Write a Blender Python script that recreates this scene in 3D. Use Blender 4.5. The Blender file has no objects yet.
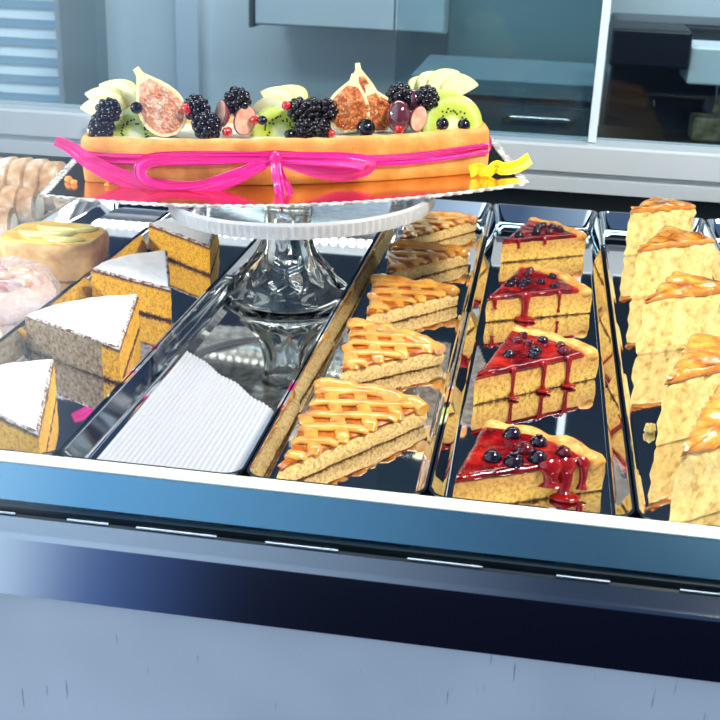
import bpy, bmesh, math, random
from mathutils import Vector, Matrix, noise, Euler
random.seed(7)
scn = bpy.context.scene
C = scn.collection
PI = math.pi
R = math.radians

# ------------------------------------------------------------------ materials
def new_mat(name):
    m = bpy.data.materials.new(name); m.use_nodes = True
    nt = m.node_tree; b = nt.nodes['Principled BSDF']
    return m, nt, b

def P(name, col, rough=.5, metal=0., **kw):
    m, nt, b = new_mat(name)
    b.inputs['Base Color'].default_value = (*col, 1)
    b.inputs['Roughness'].default_value = rough
    b.inputs['Metallic'].default_value = metal
    for k, v in kw.items():
        b.inputs[k.replace('_', ' ')].default_value = v
    return m

def noisy(name, stops, scale=40, rough=.6, detail=6, bump=.3, bscale=None, dist=.002, stretch=(1, 1, 1), metal=0., coat=0., sss=0., distort=0., nrough=.6):
    """colours picked by a noise field, with a finer noise as bump"""
    m, nt, b = new_mat(name); N = nt.nodes; L = nt.links
    tc = N.new('ShaderNodeTexCoord'); mp = N.new('ShaderNodeMapping'); mp.inputs['Scale'].default_value = stretch
    L.new(tc.outputs['Object'], mp.inputs['Vector'])
    n = N.new('ShaderNodeTexNoise'); n.inputs['Scale'].default_value = scale; n.inputs['Detail'].default_value = detail
    n.inputs['Roughness'].default_value = nrough; n.inputs['Distortion'].default_value = distort
    L.new(mp.outputs[0], n.inputs['Vector'])
    r = N.new('ShaderNodeValToRGB'); e = r.color_ramp.elements
    e[0].position, e[0].color = stops[0][0], (*stops[0][1], 1)
    e[1].position, e[1].color = stops[-1][0], (*stops[-1][1], 1)
    for p, c in stops[1:-1]:
        x = e.new(p); x.color = (*c, 1)
    L.new(n.outputs['Fac'], r.inputs['Fac']); L.new(r.outputs['Color'], b.inputs['Base Color'])
    b.inputs['Roughness'].default_value = rough; b.inputs['Metallic'].default_value = metal
    b.inputs['Coat Weight'].default_value = coat; b.inputs['Coat Roughness'].default_value = .05
    if sss:
        b.inputs['Subsurface Weight'].default_value = sss; b.inputs['Subsurface Radius'].default_value = (1, .5, .25)
        b.inputs['Subsurface Scale'].default_value = .003
    if bump:
        n2 = N.new('ShaderNodeTexNoise'); n2.inputs['Scale'].default_value = bscale or scale * 4; n2.inputs['Detail'].default_value = 5
        L.new(tc.outputs['Object'], n2.inputs['Vector'])
        bp = N.new('ShaderNodeBump'); bp.inputs['Strength'].default_value = bump; bp.inputs['Distance'].default_value = dist
        L.new(n2.outputs['Fac'], bp.inputs['Height']); L.new(bp.outputs['Normal'], b.inputs['Normal'])
    return m

def baked(name, h, mid, brown, low=.16, high=.86, rough=.75, nscale=260, bump=.6):
    """crumb that really is browned by the oven along its bottom and top skins (object z, 0..h)"""
    m, nt, b = new_mat(name); N = nt.nodes; L = nt.links
    tc = N.new('ShaderNodeTexCoord'); sx = N.new('ShaderNodeSeparateXYZ'); L.new(tc.outputs['Object'], sx.inputs[0])
    n = N.new('ShaderNodeTexNoise'); n.inputs['Scale'].default_value = nscale; n.inputs['Detail'].default_value = 6; n.inputs['Roughness'].default_value = .7
    L.new(tc.outputs['Object'], n.inputs['Vector'])
    ma = N.new('ShaderNodeMath'); ma.operation = 'MULTIPLY_ADD'; ma.inputs[1].default_value = 1 / h; L.new(sx.outputs['Z'], ma.inputs[0])
    mb = N.new('ShaderNodeMath'); mb.operation = 'MULTIPLY_ADD'; mb.inputs[1].default_value = .34; mb.inputs[2].default_value = -.17
    L.new(n.outputs['Fac'], mb.inputs[0]); L.new(mb.outputs[0], ma.inputs[2])
    r = N.new('ShaderNodeValToRGB'); e = r.color_ramp.elements
    dark = tuple(c * .45 for c in brown)
    e[0].position, e[0].color = .02, (*dark, 1)
    e[1].position, e[1].color = .99, (*dark, 1)
    for p, c in ((low * .6, brown), (low * 1.25, mid), (high * .97, mid), (min(.96, high * 1.06), brown)):
        x = e.new(p); x.color = (*c, 1)
    L.new(ma.outputs[0], r.inputs['Fac'])
    mx = N.new('ShaderNodeMix'); mx.data_type = 'RGBA'; mx.blend_type = 'MULTIPLY'; mx.inputs[0].default_value = .75
    r2 = N.new('ShaderNodeValToRGB'); r2.color_ramp.elements[0].position = .36; r2.color_ramp.elements[0].color = (.36, .22, .10, 1)
    r2.color_ramp.elements[1].position = .55; r2.color_ramp.elements[1].color = (1, 1, 1, 1)
    L.new(n.outputs['Fac'], r2.inputs[0]); L.new(r.outputs[0], mx.inputs[6]); L.new(r2.outputs[0], mx.inputs[7])
    L.new(mx.outputs[2], b.inputs['Base Color']); b.inputs['Roughness'].default_value = rough
    b.inputs['Subsurface Weight'].default_value = .25; b.inputs['Subsurface Radius'].default_value = (1, .6, .25); b.inputs['Subsurface Scale'].default_value = .003
    bp = N.new('ShaderNodeBump'); bp.inputs['Strength'].default_value = bump; bp.inputs['Distance'].default_value = .0015
    L.new(n.outputs['Fac'], bp.inputs['Height']); L.new(bp.outputs['Normal'], b.inputs['Normal'])
    return m

def glass_pane(name, tint, refl=1.0):
    """sheet glass: lets light through, mirrors by Fresnel"""
    m, nt, b = new_mat(name); N = nt.nodes; L = nt.links
    N.remove(b); out = N['Material Output']
    t = N.new('ShaderNodeBsdfTransparent'); t.inputs[0].default_value = (*tint, 1)
    g = N.new('ShaderNodeBsdfGlossy'); g.inputs['Roughness'].default_value = .0; g.inputs['Color'].default_value = (refl, refl, refl, 1)
    f = N.new('ShaderNodeFresnel'); ge = N.new('ShaderNodeNewGeometry'); mr = N.new('ShaderNodeMapRange'); mr.inputs[3].default_value = 1.38; mr.inputs[4].default_value = 1 / 1.38
    L.new(ge.outputs['Backfacing'], mr.inputs[0]); L.new(mr.outputs[0], f.inputs['IOR'])
    mx = N.new('ShaderNodeMixShader'); L.new(f.outputs[0], mx.inputs[0]); L.new(t.outputs[0], mx.inputs[1]); L.new(g.outputs[0], mx.inputs[2])
    L.new(mx.outputs[0], out.inputs['Surface'])
    return m

def emit(name, col, s):
    m, nt, b = new_mat(name)
    b.inputs['Base Color'].default_value = (*col, 1); b.inputs['Emission Color'].default_value = (*col, 1); b.inputs['Emission Strength'].default_value = s
    return m

# ------------------------------------------------------------------ mesh helpers
class MB:
    def __init__(s): s.v = []; s.f = []; s.m = []
    def add(s, vs, fs, mi=0):
        o = len(s.v); s.v += [tuple(v) for v in vs]
        for i, f in enumerate(fs):
            s.f.append(tuple(o + k for k in f)); s.m.append(mi[i] if isinstance(mi, list) else mi)
        return s
    def box(s, lo, hi, mi=0):
        x0, y0, z0 = lo; x1, y1, z1 = hi
        return s.add([(x0, y0, z0), (x1, y0, z0), (x1, y1, z0), (x0, y1, z0), (x0, y0, z1), (x1, y0, z1), (x1, y1, z1), (x0, y1, z1)],
              [(3, 2, 1, 0), (4, 5, 6, 7), (0, 1, 5, 4), (1, 2, 6, 5), (2, 3, 7, 6), (3, 0, 4, 7)], mi)
    def rings(s, rs, mi=0, cap0=True, cap1=True, closed=True):
        n = len(rs[0]); fs = []
        for a in range(len(rs) - 1):
            for k in range(n if closed else n - 1):
                k2 = (k + 1) % n
                fs.append((a * n + k, a * n + k2, (a + 1) * n + k2, (a + 1) * n + k))
        if cap0: fs.append(tuple(reversed(range(n))))
        if cap1: fs.append(tuple((len(rs) - 1) * n + k for k in range(n)))
        return s.add([p for r in rs for p in r], fs, mi)
    def profile_x(s, prof, x0, x1, mi=0):                    # prof: closed list of (y, z), counter-clockwise seen from +x
        a = [(x0, y, z) for y, z in prof]; b = [(x1, y, z) for y, z in prof]
        return s.rings([a, b], mi)
    def lathe(s, prof, n=48, mi=0, fn=None):                 # prof: (r, z) bottom to top, open
        rs = []
        for r, z in prof:
            ring = []
            for k in range(n):
                a = 2 * PI * k / n; rr, zz = (fn(r, z, a) if fn else (r, z))
                ring.append((rr * math.cos(a), rr * math.sin(a), zz))
            rs.append(ring)
        return s.rings(rs, mi)
    def ball(s, c, r, n=12, k=8, mi=0, sc=(1, 1, 1), jit=0):
        rs = []; c = Vector(c)
        for j in range(k + 1):
            t = -PI / 2 + PI * (j if 0 < j < k else (.02 if j == 0 else k - .02)) / k
            ring = []
            for i in range(n):
                a = 2 * PI * i / n
                d = Vector((math.cos(t) * math.cos(a), math.cos(t) * math.sin(a), math.sin(t)))
                q = 1 + (jit * noise.noise(d * 1.7 + c * 300) if jit else 0)
                ring.append(c + Vector((d.x * sc[0], d.y * sc[1], d.z * sc[2])) * r * q)
            rs.append(ring)
        return s.rings(rs, mi)
    def tube(s, pts, rad, n=10, mi=0, flat=1.0):             # round (or flattened in z) tube along points; rad number or list
        pts = [Vector(p) for p in pts]; rs = []
        for i, p in enumerate(pts):
            t = (pts[min(i + 1, len(pts) - 1)] - pts[max(i - 1, 0)]).normalized()
            up = Vector((0, 0, 1)) if abs(t.z) < .93 else Vector((0, -1, 0))
            sd = t.cross(up).normalized(); u2 = sd.cross(t).normalized()
            r = rad[i] if isinstance(rad, (list, tuple)) else rad
            rs.append([p + sd * (r * math.cos(2 * PI * k / n)) + u2 * (r * flat * math.sin(2 * PI * k / n)) for k in range(n)])
        return s.rings(rs, mi)
    def build(s, name, mats, parent=None, smooth=True, fix=True, angle=50):
        me = bpy.data.meshes.new(name); me.from_pydata(s.v, [], s.f)
        if not isinstance(mats, (list, tuple)): mats = [mats]
        for m in mats: me.materials.append(m)
        me.polygons.foreach_set('material_index', s.m)
        if fix:
            bm = bmesh.new(); bm.from_mesh(me); bmesh.ops.recalc_face_normals(bm, faces=bm.faces); bm.to_mesh(me); bm.free()
        if smooth:
            me.polygons.foreach_set('use_smooth', [True] * len(me.polygons)); me.set_sharp_from_angle(angle=R(angle))
        o = bpy.data.objects.new(name, me); C.objects.link(o)
        if parent: o.parent = parent
        return o

def tag(o, label, cat, group=None, kind=None):
    o['label'] = label; o['category'] = cat
    if group: o['group'] = group
    if kind: o['kind'] = kind
    return o
def empty(name, label, cat, loc=(0, 0, 0), group=None):
    o = bpy.data.objects.new(name, None); C.objects.link(o); o.location = loc; o.empty_display_size = .02
    return tag(o, label, cat, group)
def struct(name, mb, mat, parent=None, label=None, smooth=False):
    o = mb.build(name, mat, parent, smooth)
    if not parent: o['kind'] = 'structure'
    if label: o['label'] = label
    return o
def bevel(o, w, n=2):
    md = o.modifiers.new('b', 'BEVEL'); md.width = w; md.segments = n; md.limit_method = 'ANGLE'; md.angle_limit = R(40); return o

def outline(T, A, B, bulge, n=14, r=.0):
    """wedge seen from above: straight cuts T-A and T-B, curved crust A-B; counter-clockwise"""
    T, A, B = Vector(T), Vector(A), Vector(B)
    if (A - T).cross(B - T) < 0: A, B = B, A
    pts = []
    def ln(p, q, k): return [p.lerp(q, i / k) for i in range(k)]
    d = (B - A); nrm = Vector((d.y, -d.x)).normalized()
    if nrm.dot((A + B) / 2 - T) < 0: nrm = -nrm
    pts += ln(T, A, n)
    m = max(6, n - 2)
    for i in range(m):
        t = i / m; pts.append(A.lerp(B, t) + nrm * bulge * 4 * t * (1 - t))
    pts += ln(B, T, n)
    return pts, (n, n + m)                                    # index of A and of B
def inset(pts, d):
    n = len(pts); out = []
    for i in range(n):
        a = pts[i] - pts[i - 1]; b = pts[(i + 1) % n] - pts[i]
        na = Vector((-a.y, a.x)).normalized(); nb = Vector((-b.y, b.x)).normalized()
        m = na + nb
        if m.length < 1e-6: m = na
        m.normalize(); k = max(.5, m.dot(na)); out.append(pts[i] + m * (d / k))
    return out
def nz(p, s, a): return noise.noise(Vector(p) * s) * a
def slab(mb, pts, levels, jit=.0008, js=160, top_jit=.0006, ts=90, mi_side=0, mi_top=0, seed=0, dome=0.):
    """solid from an outline: levels = [(inset, z)...] from bottom to top, then closed over with shrinking rings"""
    cen = sum(pts, Vector((0, 0))) / len(pts); rs = []
    for ins, z in levels:
        q = inset(pts, ins) if ins else pts
        ring = []
        for p in q:
            d = (p - cen).normalized(); k = nz((p.x, p.y, z * 2 + seed), js, jit)
            ring.append(Vector((p.x + d.x * k, p.y + d.y * k, z + nz((p.x, p.y, seed + 3), ts, top_jit) * (1 if z > levels[0][1] else 0))))
        rs.append(ring)
    nl = len(rs)
    base = rs[-1]; zt = levels[-1][1]
    for f in (.93, .82, .66, .48, .3, .12):
        rs.append([Vector((cen.x + (p.x - cen.x) * f, cen.y + (p.y - cen.y) * f,
                  zt + dome * (1 - f * f) + nz((cen.x + (p.x - cen.x) * f, cen.y + (p.y - cen.y) * f, seed + 3), ts, top_jit))) for p in base])
    n = len(pts); o = len(mb.v)
    mb.rings(rs, 0)
    k0 = len(mb.m) - ((len(rs) - 1) * n + 2)
    for i in range((len(rs) - 1) * n):
        mb.m[k0 + i] = mi_side if i < (nl - 1) * n else mi_top
    mb.m[-1] = mi_top; mb.m[-2] = mi_side
    return mb
def clip_line(pts, p, d):
    """where the line p + t d enters and leaves a closed outline"""
    ts = []
    n = len(pts)
    for i in range(n):
        a, b = pts[i], pts[(i + 1) % n]; e = b - a; den = d.cross(e)
        if abs(den) < 1e-9: continue
        t = (a - p).cross(e) / den; s = (a - p).cross(d) / den
        if 0 <= s < 1: ts.append(t)
    if len(ts) < 2: return None
    return min(ts), max(ts)

# ------------------------------------------------------------------ material palette
steel = P('mirror_steel', (.82, .83, .85), .035, 1.)
satin = P('satin_aluminium', (.62, .66, .70), .32, 1.)
sill_white = P('sill_grey_white', (.44, .48, .52), .35)
lip_cream = P('lip_cream', (.80, .82, .70), .45)
face_teal = P('front_face_steel', (.13, .29, .42), .22, 1.)
rail_dark = P('rail_dark_steel', (.26, .29, .33), .14, 1.)
rubber = P('black_rubber', (.012, .02, .025), .35)
deck_dark = P('deck_navy', (.012, .016, .024), .25)
pane_mat = glass_pane('clear_glass', (.97, .985, .985))
back_pane = glass_pane('tinted_glass', (.78, .86, .88), .4)
pressed = P('pressed_glass', (.97, 1., .99), .03, 0., Transmission_Weight=1.0, IOR=1.45)
white_paint = P('white_paint', (.75, .78, .82), .5)

# ------------------------------------------------------------------ camera
cam = bpy.data.cameras.new('camera'); co = bpy.data.objects.new('camera', cam); C.objects.link(co)
cam.sensor_width = 36; cam.lens = 57.5; cam.clip_start = .01
# looking along the counter's depth, tipped down 21 degrees, a touch of roll (counter leans down to the right)
ex = Vector((.9865, .1600, .0344)); ey = Vector((.0905, -.3583, -.9292)); ez = Vector((-.1363, .9198, -.3680))
M = Matrix((ex, -ey, -ez)).transposed().to_4x4()
M.translation = Vector((0, 0, .32)); co.matrix_world = M
cam.dof.use_dof = True; cam.dof.focus_distance = .82; cam.dof.aperture_fstop = 22
scn.camera = co

# ------------------------------------------------------------------ setting: the room behind the counter
X0, X1, YB = -2.0, 1.5, 2.60
wall_grey = noisy('wall_grey_paint', [(.3, (.66, .71, .74)), (.7, (.72, .77, .80))], 3, .6, bump=.05)
navy_paint = P('navy_upper_wall', (.005, .009, .018), .8, 0., Specular_IOR_Level=.15)
struct('floor', MB().box((X0, .40, -.94), (X1, YB, -.9)), P('grey_floor', (.12, .13, .14), .4))
struct('wall_back', MB().box((X0, YB, -.9), (X1, YB + .1, .27)).box((X0, YB, .27), (X1, YB + .1, 1.7), 1), [wall_grey, navy_paint])
struct('wall_left', MB().box((X0 - .1, .9, -.9), (X0, YB + .1, 1.7)), navy_paint)
struct('wall_right', MB().box((X1, .9, -.9), (X1 + .1, YB + .1, 1.7)), wall_grey)
struct('ceiling', MB().box((X0 - .1, 1.05, 1.7), (X1 + .1, YB + .1, 1.8)), navy_paint)
# added slats and glowing sheet stand in for the street reflection in the glass
w1 = MB().box((-1.62, YB - .03, -.30), (-1.60, YB - .001, .26)).box((-1.11, YB - .03, -.30), (-1.09, YB - .001, .26)).box((-1.62, YB - .03, -.32), (-1.09, YB - .001, -.30)).box((-1.62, YB - .03, .25), (-1.09, YB - .001, .27))
wf = struct('street_reflection_1', w1, white_paint)
sl = MB()
for k in range(13):
    z = -.285 + k * .042
    sl.add([(-1.598, YB - .028, z), (-1.112, YB - .028, z), (-1.112, YB - .010, z + .024), (-1.598, YB - .010, z + .024),
            (-1.598, YB - .026, z - .0015), (-1.112, YB - .026, z - .0015), (-1.112, YB - .008, z + .0225), (-1.598, YB - .008, z + .0225)],
           [(0, 1, 2, 3), (7, 6, 5, 4), (0, 4, 5, 1), (1, 5, 6, 2), (2, 6, 7, 3), (3, 7, 4, 0)])
sl.build('reflection_slats', P('slat_white', (.80, .88, .95), .5), wf, False)
MB().box((-1.60, YB - .006, -.30), (-1.11, YB - .002, .25)).build('reflection_backing', emit('glowing_backing', (.30, .50, .66), .35), wf, False)
struct('trim_1', MB().box((-1.085, YB - .06, -.9), (-1.0, YB - .001, .27)), P('grey_green_pilaster', (.20, .26, .27), .5))
struct('trim_2', MB().box((-.825, YB - .03, -.9), (-.775, YB - .001, .27)), P('white_door_trim', (.62, .68, .76), .5))
# wall cabinet, refrigerator, worktable, coffee machine behind the sliding panes
wc = empty('wall_cabinet', 'flat grey wall cabinet with a dark edge, hanging above behind the tart', 'cabinet', (-.39, 2.42, .09))
cab = P('cabinet_grey', (.50, .56, .60), .4); dark_edge = P('dark_edge', (.03, .045, .06), .5)
MB().box((-.19, -.10, 0), (.19, .179, .17)).build('cabinet_body', cab, wc, False)
bevel(MB().box((-.186, -.118, .004), (.09, -.101, .166)).build('door', P('cabinet_door', (.58, .63, .67), .35), wc, False), .002)
bevel(MB().box((.093, -.118, .004), (.187, -.101, .166)).build('door', bpy.data.materials['cabinet_door'], wc, False), .002)
MB().box((-.199, -.118, -.004), (-.191, .179, .17)).build('side_strip', dark_edge, wc, False)
fr = empty('refrigerator', 'tall dull green-grey refrigerator standing against the back wall', 'refrigerator', (-.055, 2.48, -.9))
tealgrey = noisy('fridge_teal_grey', [(.3, (.20, .285, .30)), (.7, (.24, .325, .34))], 2, .4, bump=0)
MB().box((-.145, -.07, .06), (.155, .119, 1.24)).build('body', tealgrey, fr, False)
bevel(MB().box((-.145, -.10, .07), (.155, -.072, 1.235)).build('door', tealgrey, fr, False), .004)
h = MB().tube([(-.12, -.125, .55), (-.12, -.125, .85)], .006, 8).build('handle', satin, fr)
for sx in (-.13, .14):
    MB().box((sx - .01, -.06, 0), (sx + .01, -.04, .06)).build('foot', rubber, fr, False)
wt = empty('worktable', 'dark blue-grey worktable with a long steel handle behind the sliding panes', 'table', (-.02, 2.14, -.9))
bluegrey = P('table_blue_grey', (.075, .12, .155), .35)
MB().box((-.20, -.14, .0), (.105, .14, .925)).build('carcass', bluegrey, wt, False)
bevel(MB().box((-.205, -.155, .926), (.11, .145, .955)).build('worktop', P('worktop_steel', (.20, .27, .31), .3), wt, False), .003)
for (a, b_) in ((-.195, .10),):
    d = bevel(MB().box((a, -.152, .60), (b_, -.141, .915)).build('drawer', bluegrey, wt, False), .002)
    m_ = MB()
    xa, xb = (a + .16, b_ - .03) if True else (a + .02, b_ - .02)
    m_.tube([(xa, -.168, .895), (xb, -.168, .895)], .0035, 8)
    for xx in (xa, xb): m_.tube([(xx, -.151, .895), (xx, -.170, .893)], .006, 8)
    m_.build('handle', P('chrome', (.9, .92, .95), .08, 1.), d)
bc = empty('back_counter', 'dark counter carrying the coffee machine behind the right-hand pane', 'counter', (.42, 2.05, -.9))
MB().box((-.205, -.22, 0), (.50, .25, .80)).build('carcass', P('counter_dark', (.03, .035, .04), .4), bc, False)
bevel(MB().box((-.21, -.23, .801), (.51, .25, .83)).build('worktop', P('counter_top', (.05, .055, .065), .25), bc, False), .003)
cm = empty('coffee_machine', 'black coffee machine with a bright steel panel, seen through the right-hand pane', 'coffee machine', (.32, 2.0, -.069))
blk = P('machine_black', (.012, .014, .020), .25); chrome = bpy.data.materials['chrome']
for sx in (-.2, .22):
    for sy in (-.1, .1):
        MB().lathe([(.012, 0), (.014, .004), (.012, .012)], 12).build('foot', rubber, cm).location = (sx, sy, 0)
bevel(MB().box((-.215, -.02, .0125), (.25, .16, .228)).build('body', blk, cm, False), .006)
bevel(MB().box((-.225, -.15, .172), (-.105, -.021, .228)).build('head_box', P('head_black', (.008, .009, .016), .3), cm, False), .004)
bevel(MB().box((-.104, -.14, .150), (.25, -.021, .205)).build('front_panel', P('panel_reflection_white', (.80, .86, .90), .3), cm, False), .003)  # white base colour paints the bright reflection into the steel panel
bevel(MB().box((-.225, -.15, .0125), (.25, -.021, .06)).build('drip_tray', P('drip_dark', (.05, .04, .03), .3), cm, False), .003)
for gx in (-.03, .12):
    g = MB().lathe([(.022, .1), (.026, .104), (.026, .150), (.02, .154)], 20).build('brew_group', chrome, cm); g.location = (gx, -.085, 0)
    MB().tube([(0, 0, .112), (0, -.06, .106), (0, -.10, .10)], [.006, .008, .010], 8).build('filter_handle', blk, g)
sv = tag(bevel(MB().box((0, 0, 0), (.11, .05, .038)).build('cup_box', noisy('box_brown', [(.4, (.10, .08, .03)), (.6, (.30, .27, .16))], 40, .5, bump=0), None, False), .004),
         'brownish box with pale stripes under the coffee machine head', 'box')
sv.location = (.235, 1.872, -.0085)

# ------------------------------------------------------------------ the display case
dc = empty('display_case', 'refrigerated pastry display case with a white front and a dark steel rail', 'display case', (0, .51, -.9))
def dcp(name, mb, mat, parent=dc, smooth=False):
    o = mb.build(name, mat, parent, smooth)
    if parent is dc: o.location = (0, -.51, .9)
    return o
XL, XR = -.95, .75
def scuffed():
    m, nt, b = new_mat('white_panel_scuffed'); N = nt.nodes; L = nt.links
    tc = N.new('ShaderNodeTexCoord'); mp = N.new('ShaderNodeMapping'); mp.inputs['Scale'].default_value = (260, 1, 26); L.new(tc.outputs['Object'], mp.inputs[0])
    n = N.new('ShaderNodeTexNoise'); n.inputs['Scale'].default_value = 1; n.inputs['Detail'].default_value = 2; L.new(mp.outputs[0], n.inputs[0])
    r = N.new('ShaderNodeValToRGB'); r.color_ramp.elements[0].position = .715; r.color_ramp.elements[0].color = (0, 0, 0, 1); r.color_ramp.elements[1].position = .76
    L.new(n.outputs['Fac'], r.inputs[0])
    n2 = N.new('ShaderNodeTexNoise'); n2.inputs['Scale'].default_value = 9; L.new(tc.outputs['Object'], n2.inputs[0])
    r2 = N.new('ShaderNodeValToRGB'); r2.color_ramp.elements[0].color = (.38, .42, .47, 1); r2.color_ramp.elements[1].color = (.46, .49, .55, 1)
    r2.color_ramp.elements[0].position = .3; r2.color_ramp.elements[1].position = .6; L.new(n2.outputs['Fac'], r2.inputs[0])
    mx = N.new('ShaderNodeMix'); mx.data_type = 'RGBA'; L.new(r.outputs[0], mx.inputs[0]); L.new(r2.outputs[0], mx.inputs[6]); mx.inputs[7].default_value = (.16, .22, .28, 1)
    L.new(mx.outputs[2], b.inputs['Base Color']); b.inputs['Roughness'].default_value = .45
    return m
dcp('front_panel', MB().box((XL, .513, -.82), (XR, .54, -.030)), scuffed())
dcp('plinth', MB().box((XL, .56, -.9), (XR, 1.3, -.821)), rubber)
dcp('end_panel', MB().box((XL - .02, .513, -.82), (XL - .001, 1.37, -.03)), white_paint)
dcp('end_panel', MB().box((XR + .001, .513, -.82), (XR + .02, 1.37, -.03)), white_paint)
rail = [(.507, -.0405), (.507, -.0052), (.5074, -.0040), (.5084, -.0032), (.5100, -.0026), (.5195, .0012), (.5195, -.0405)]
dcp('bumper_rail', MB().profile_x(rail, XL, XR), rail_dark, smooth=True)
dcp('glass_seal', MB().profile_x([(.5197, -.02), (.5197, .0012), (.5212, .0022), (.5212, -.02)], XL, XR).profile_x([(.5268, -.02), (.5268, .0030), (.5285, .0034), (.5285, -.02)], XL, XR), rubber)
random.seed(3); x = XL
while x < XR - .05:
    w_ = random.uniform(.012, .05); dcp('seal_clip', MB().box((x, .5199, .0023), (x + w_, .5210, .0030)), satin); x += w_ + random.uniform(.015, .04)
dcp('front_face', MB().profile_x([(.5287, -.02), (.5287, .0062), (.5450, .0200), (.5475, .0200), (.5475, -.02)], XL, XR), face_teal)
bevel(dcp('front_lip', MB().profile_x([(.5448, .0201), (.5448, .0214), (.5570, .0214), (.5570, -.001), (.5480, -.001), (.5480, .0201)], XL, XR), lip_cream), .0005)
dcp('front_glass', MB().box((XL, .5216, -.015), (XR, .5264, .62)), pane_mat)
dcp('deck', MB().box((XL, .5575, -.029), (XR, 1.375, -.0005)), deck_dark)
dcp('back_sill', MB().profile_x([(1.330, .0225), (1.318, .0225), (1.318, .038), (1.324, .040), (1.324, .044), (1.316, .046), (1.316, .074), (1.319, .0765), (1.375, .0765), (1.375, .0225)], XL, XR), sill_white)
dcp('back_kick', MB().box((XL, 1.335, -.0003), (XR, 1.374, .0224)), rubber)
def slider(name, x0, x1, y, side):
    p = dcp(name, MB().box((x0, y, .078), (x1, y + .004, .60)), back_pane)
    if side: dcp('stile', MB().box((x1, y - .003, .0775), (x1 + .009, y + .007, .60)), P('stile_white', (.62, .70, .76), .35), p)
    return p
slider('sliding_pane', XL, .055, 1.338, True)
slider('sliding_pane', -.172, XR, 1.352, False)
dcp('door_track', MB().box((XL, 1.33, .602), (XR, 1.37, .63)), satin)
# row of small lamps on the sill, behind the cake board
ls = empty('light_strip', 'row of small round lamps on the back sill behind the cake board', 'light strip', (-.335, 1.314, .0585))
MB().box((-.20, -.004, -.005), (.20, .0018, .005)).build('strip', satin, ls, False)
bd = MB()
for k in range(36): bd.ball((-.193 + k * .011, -.006, 0), .0042, 8, 6)
bd.build('bulbs', emit('warm_led', (1., .95, .8), 12.), ls)

# ------------------------------------------------------------------ trays
def tray(label, x0, x1, y0, y1, mat=steel, zrim=.020):
    cx, cy = (x0 + x1) / 2, (y0 + y1) / 2; hx, hy = (x1 - x0) / 2 - .0006, (y1 - y0) / 2
    def rr(ax, ay, r, z, n=6):
        ring = []
        for sx, sy, a0 in ((1, 1, 0), (-1, 1, 90), (-1, -1, 180), (1, -1, 270)):
            for k in range(n + 1):
                a = R(a0 + 90 * k / n); ring.append((sx * (ax - r) + r * math.cos(a), sy * (ay - r) + r * math.sin(a), z))
        return ring
    mb = MB()
    ins = [(0, zrim - .0012), (0, zrim), (.0014, zrim), (.0020, zrim - .001), (.0058, .0042), (.0070, .0024), (.0090, .0018), (.0097, .0018), (.0125, .0018)]
    rs = [rr(hx - i, hy - i * (2.4 if i > .003 else 1), .010, z) for i, z in ins]
    out = [(.0082, .0001), (.0058, .0028), (.0012, zrim - .0022)]
    rs = [rr(hx - i, hy - i * 1.6, .010, z) for i, z in out] + rs
    mb.rings(rs)
    o = mb.build('tray', mat, None, True, angle=28)
    o.location = (cx, cy, 0); return tag(o, label, 'tray', 'long steel pastry trays')
xs = [-.591, -.480, -.369, -.258, -.1475, -.0435, .0700, .1830, .2950]
names = ['steel tray at the left edge, under the sugar-dusted rolls', 'steel tray under the glazed apple cake and the wrapped pastry', 'steel tray of four sugar-dusted cake slices', 'empty steel tray that the glass cake stand stands in',
         'steel tray of lattice tart slices', 'steel tray of berry tart slices', 'steel tray of tall glazed cake slices', 'steel tray at the far right, only its far end in view']
for i in range(8):
    tray(names[i], xs[i], xs[i + 1], .5595, 1.248, steel)
def patch():
    m, nt, b = new_mat('patch_white'); N = nt.nodes; L = nt.links
    b.inputs['Base Color'].default_value = (.46, .47, .51, 1); b.inputs['Roughness'].default_value = .3
    return m
lm = MB(); n_ = 150; top = []; bot = []  # thin white ribbed mesh over the front of the tray floor
for k in range(n_ + 1):
    x = -.0440 + .0885 * k / n_; z = .0004 + .0005 * (1 + math.sin(k * 2 * PI / 6))
    top.append((x, z)); bot.append((x, z - .0003))
prof_ = top + bot[::-1]
yb = lambda x: .112 - (x + .0440) * 1.05 + nz((x, 0, 0), 60, .004)
lm.rings([[(x, -.088, z) for x, z in prof_], [(x, .0, z) for x, z in prof_], [(x, yb(x), z + .0012) for x, z in prof_]])
lo = tag(lm.build('tray_patch', patch(), angle=60), 'white ribbed patch lying in the front of the empty tray', 'patch'); lo.location = (-.2028, .666, .0019)
FZ = .0019                                                    # tray floor

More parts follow.
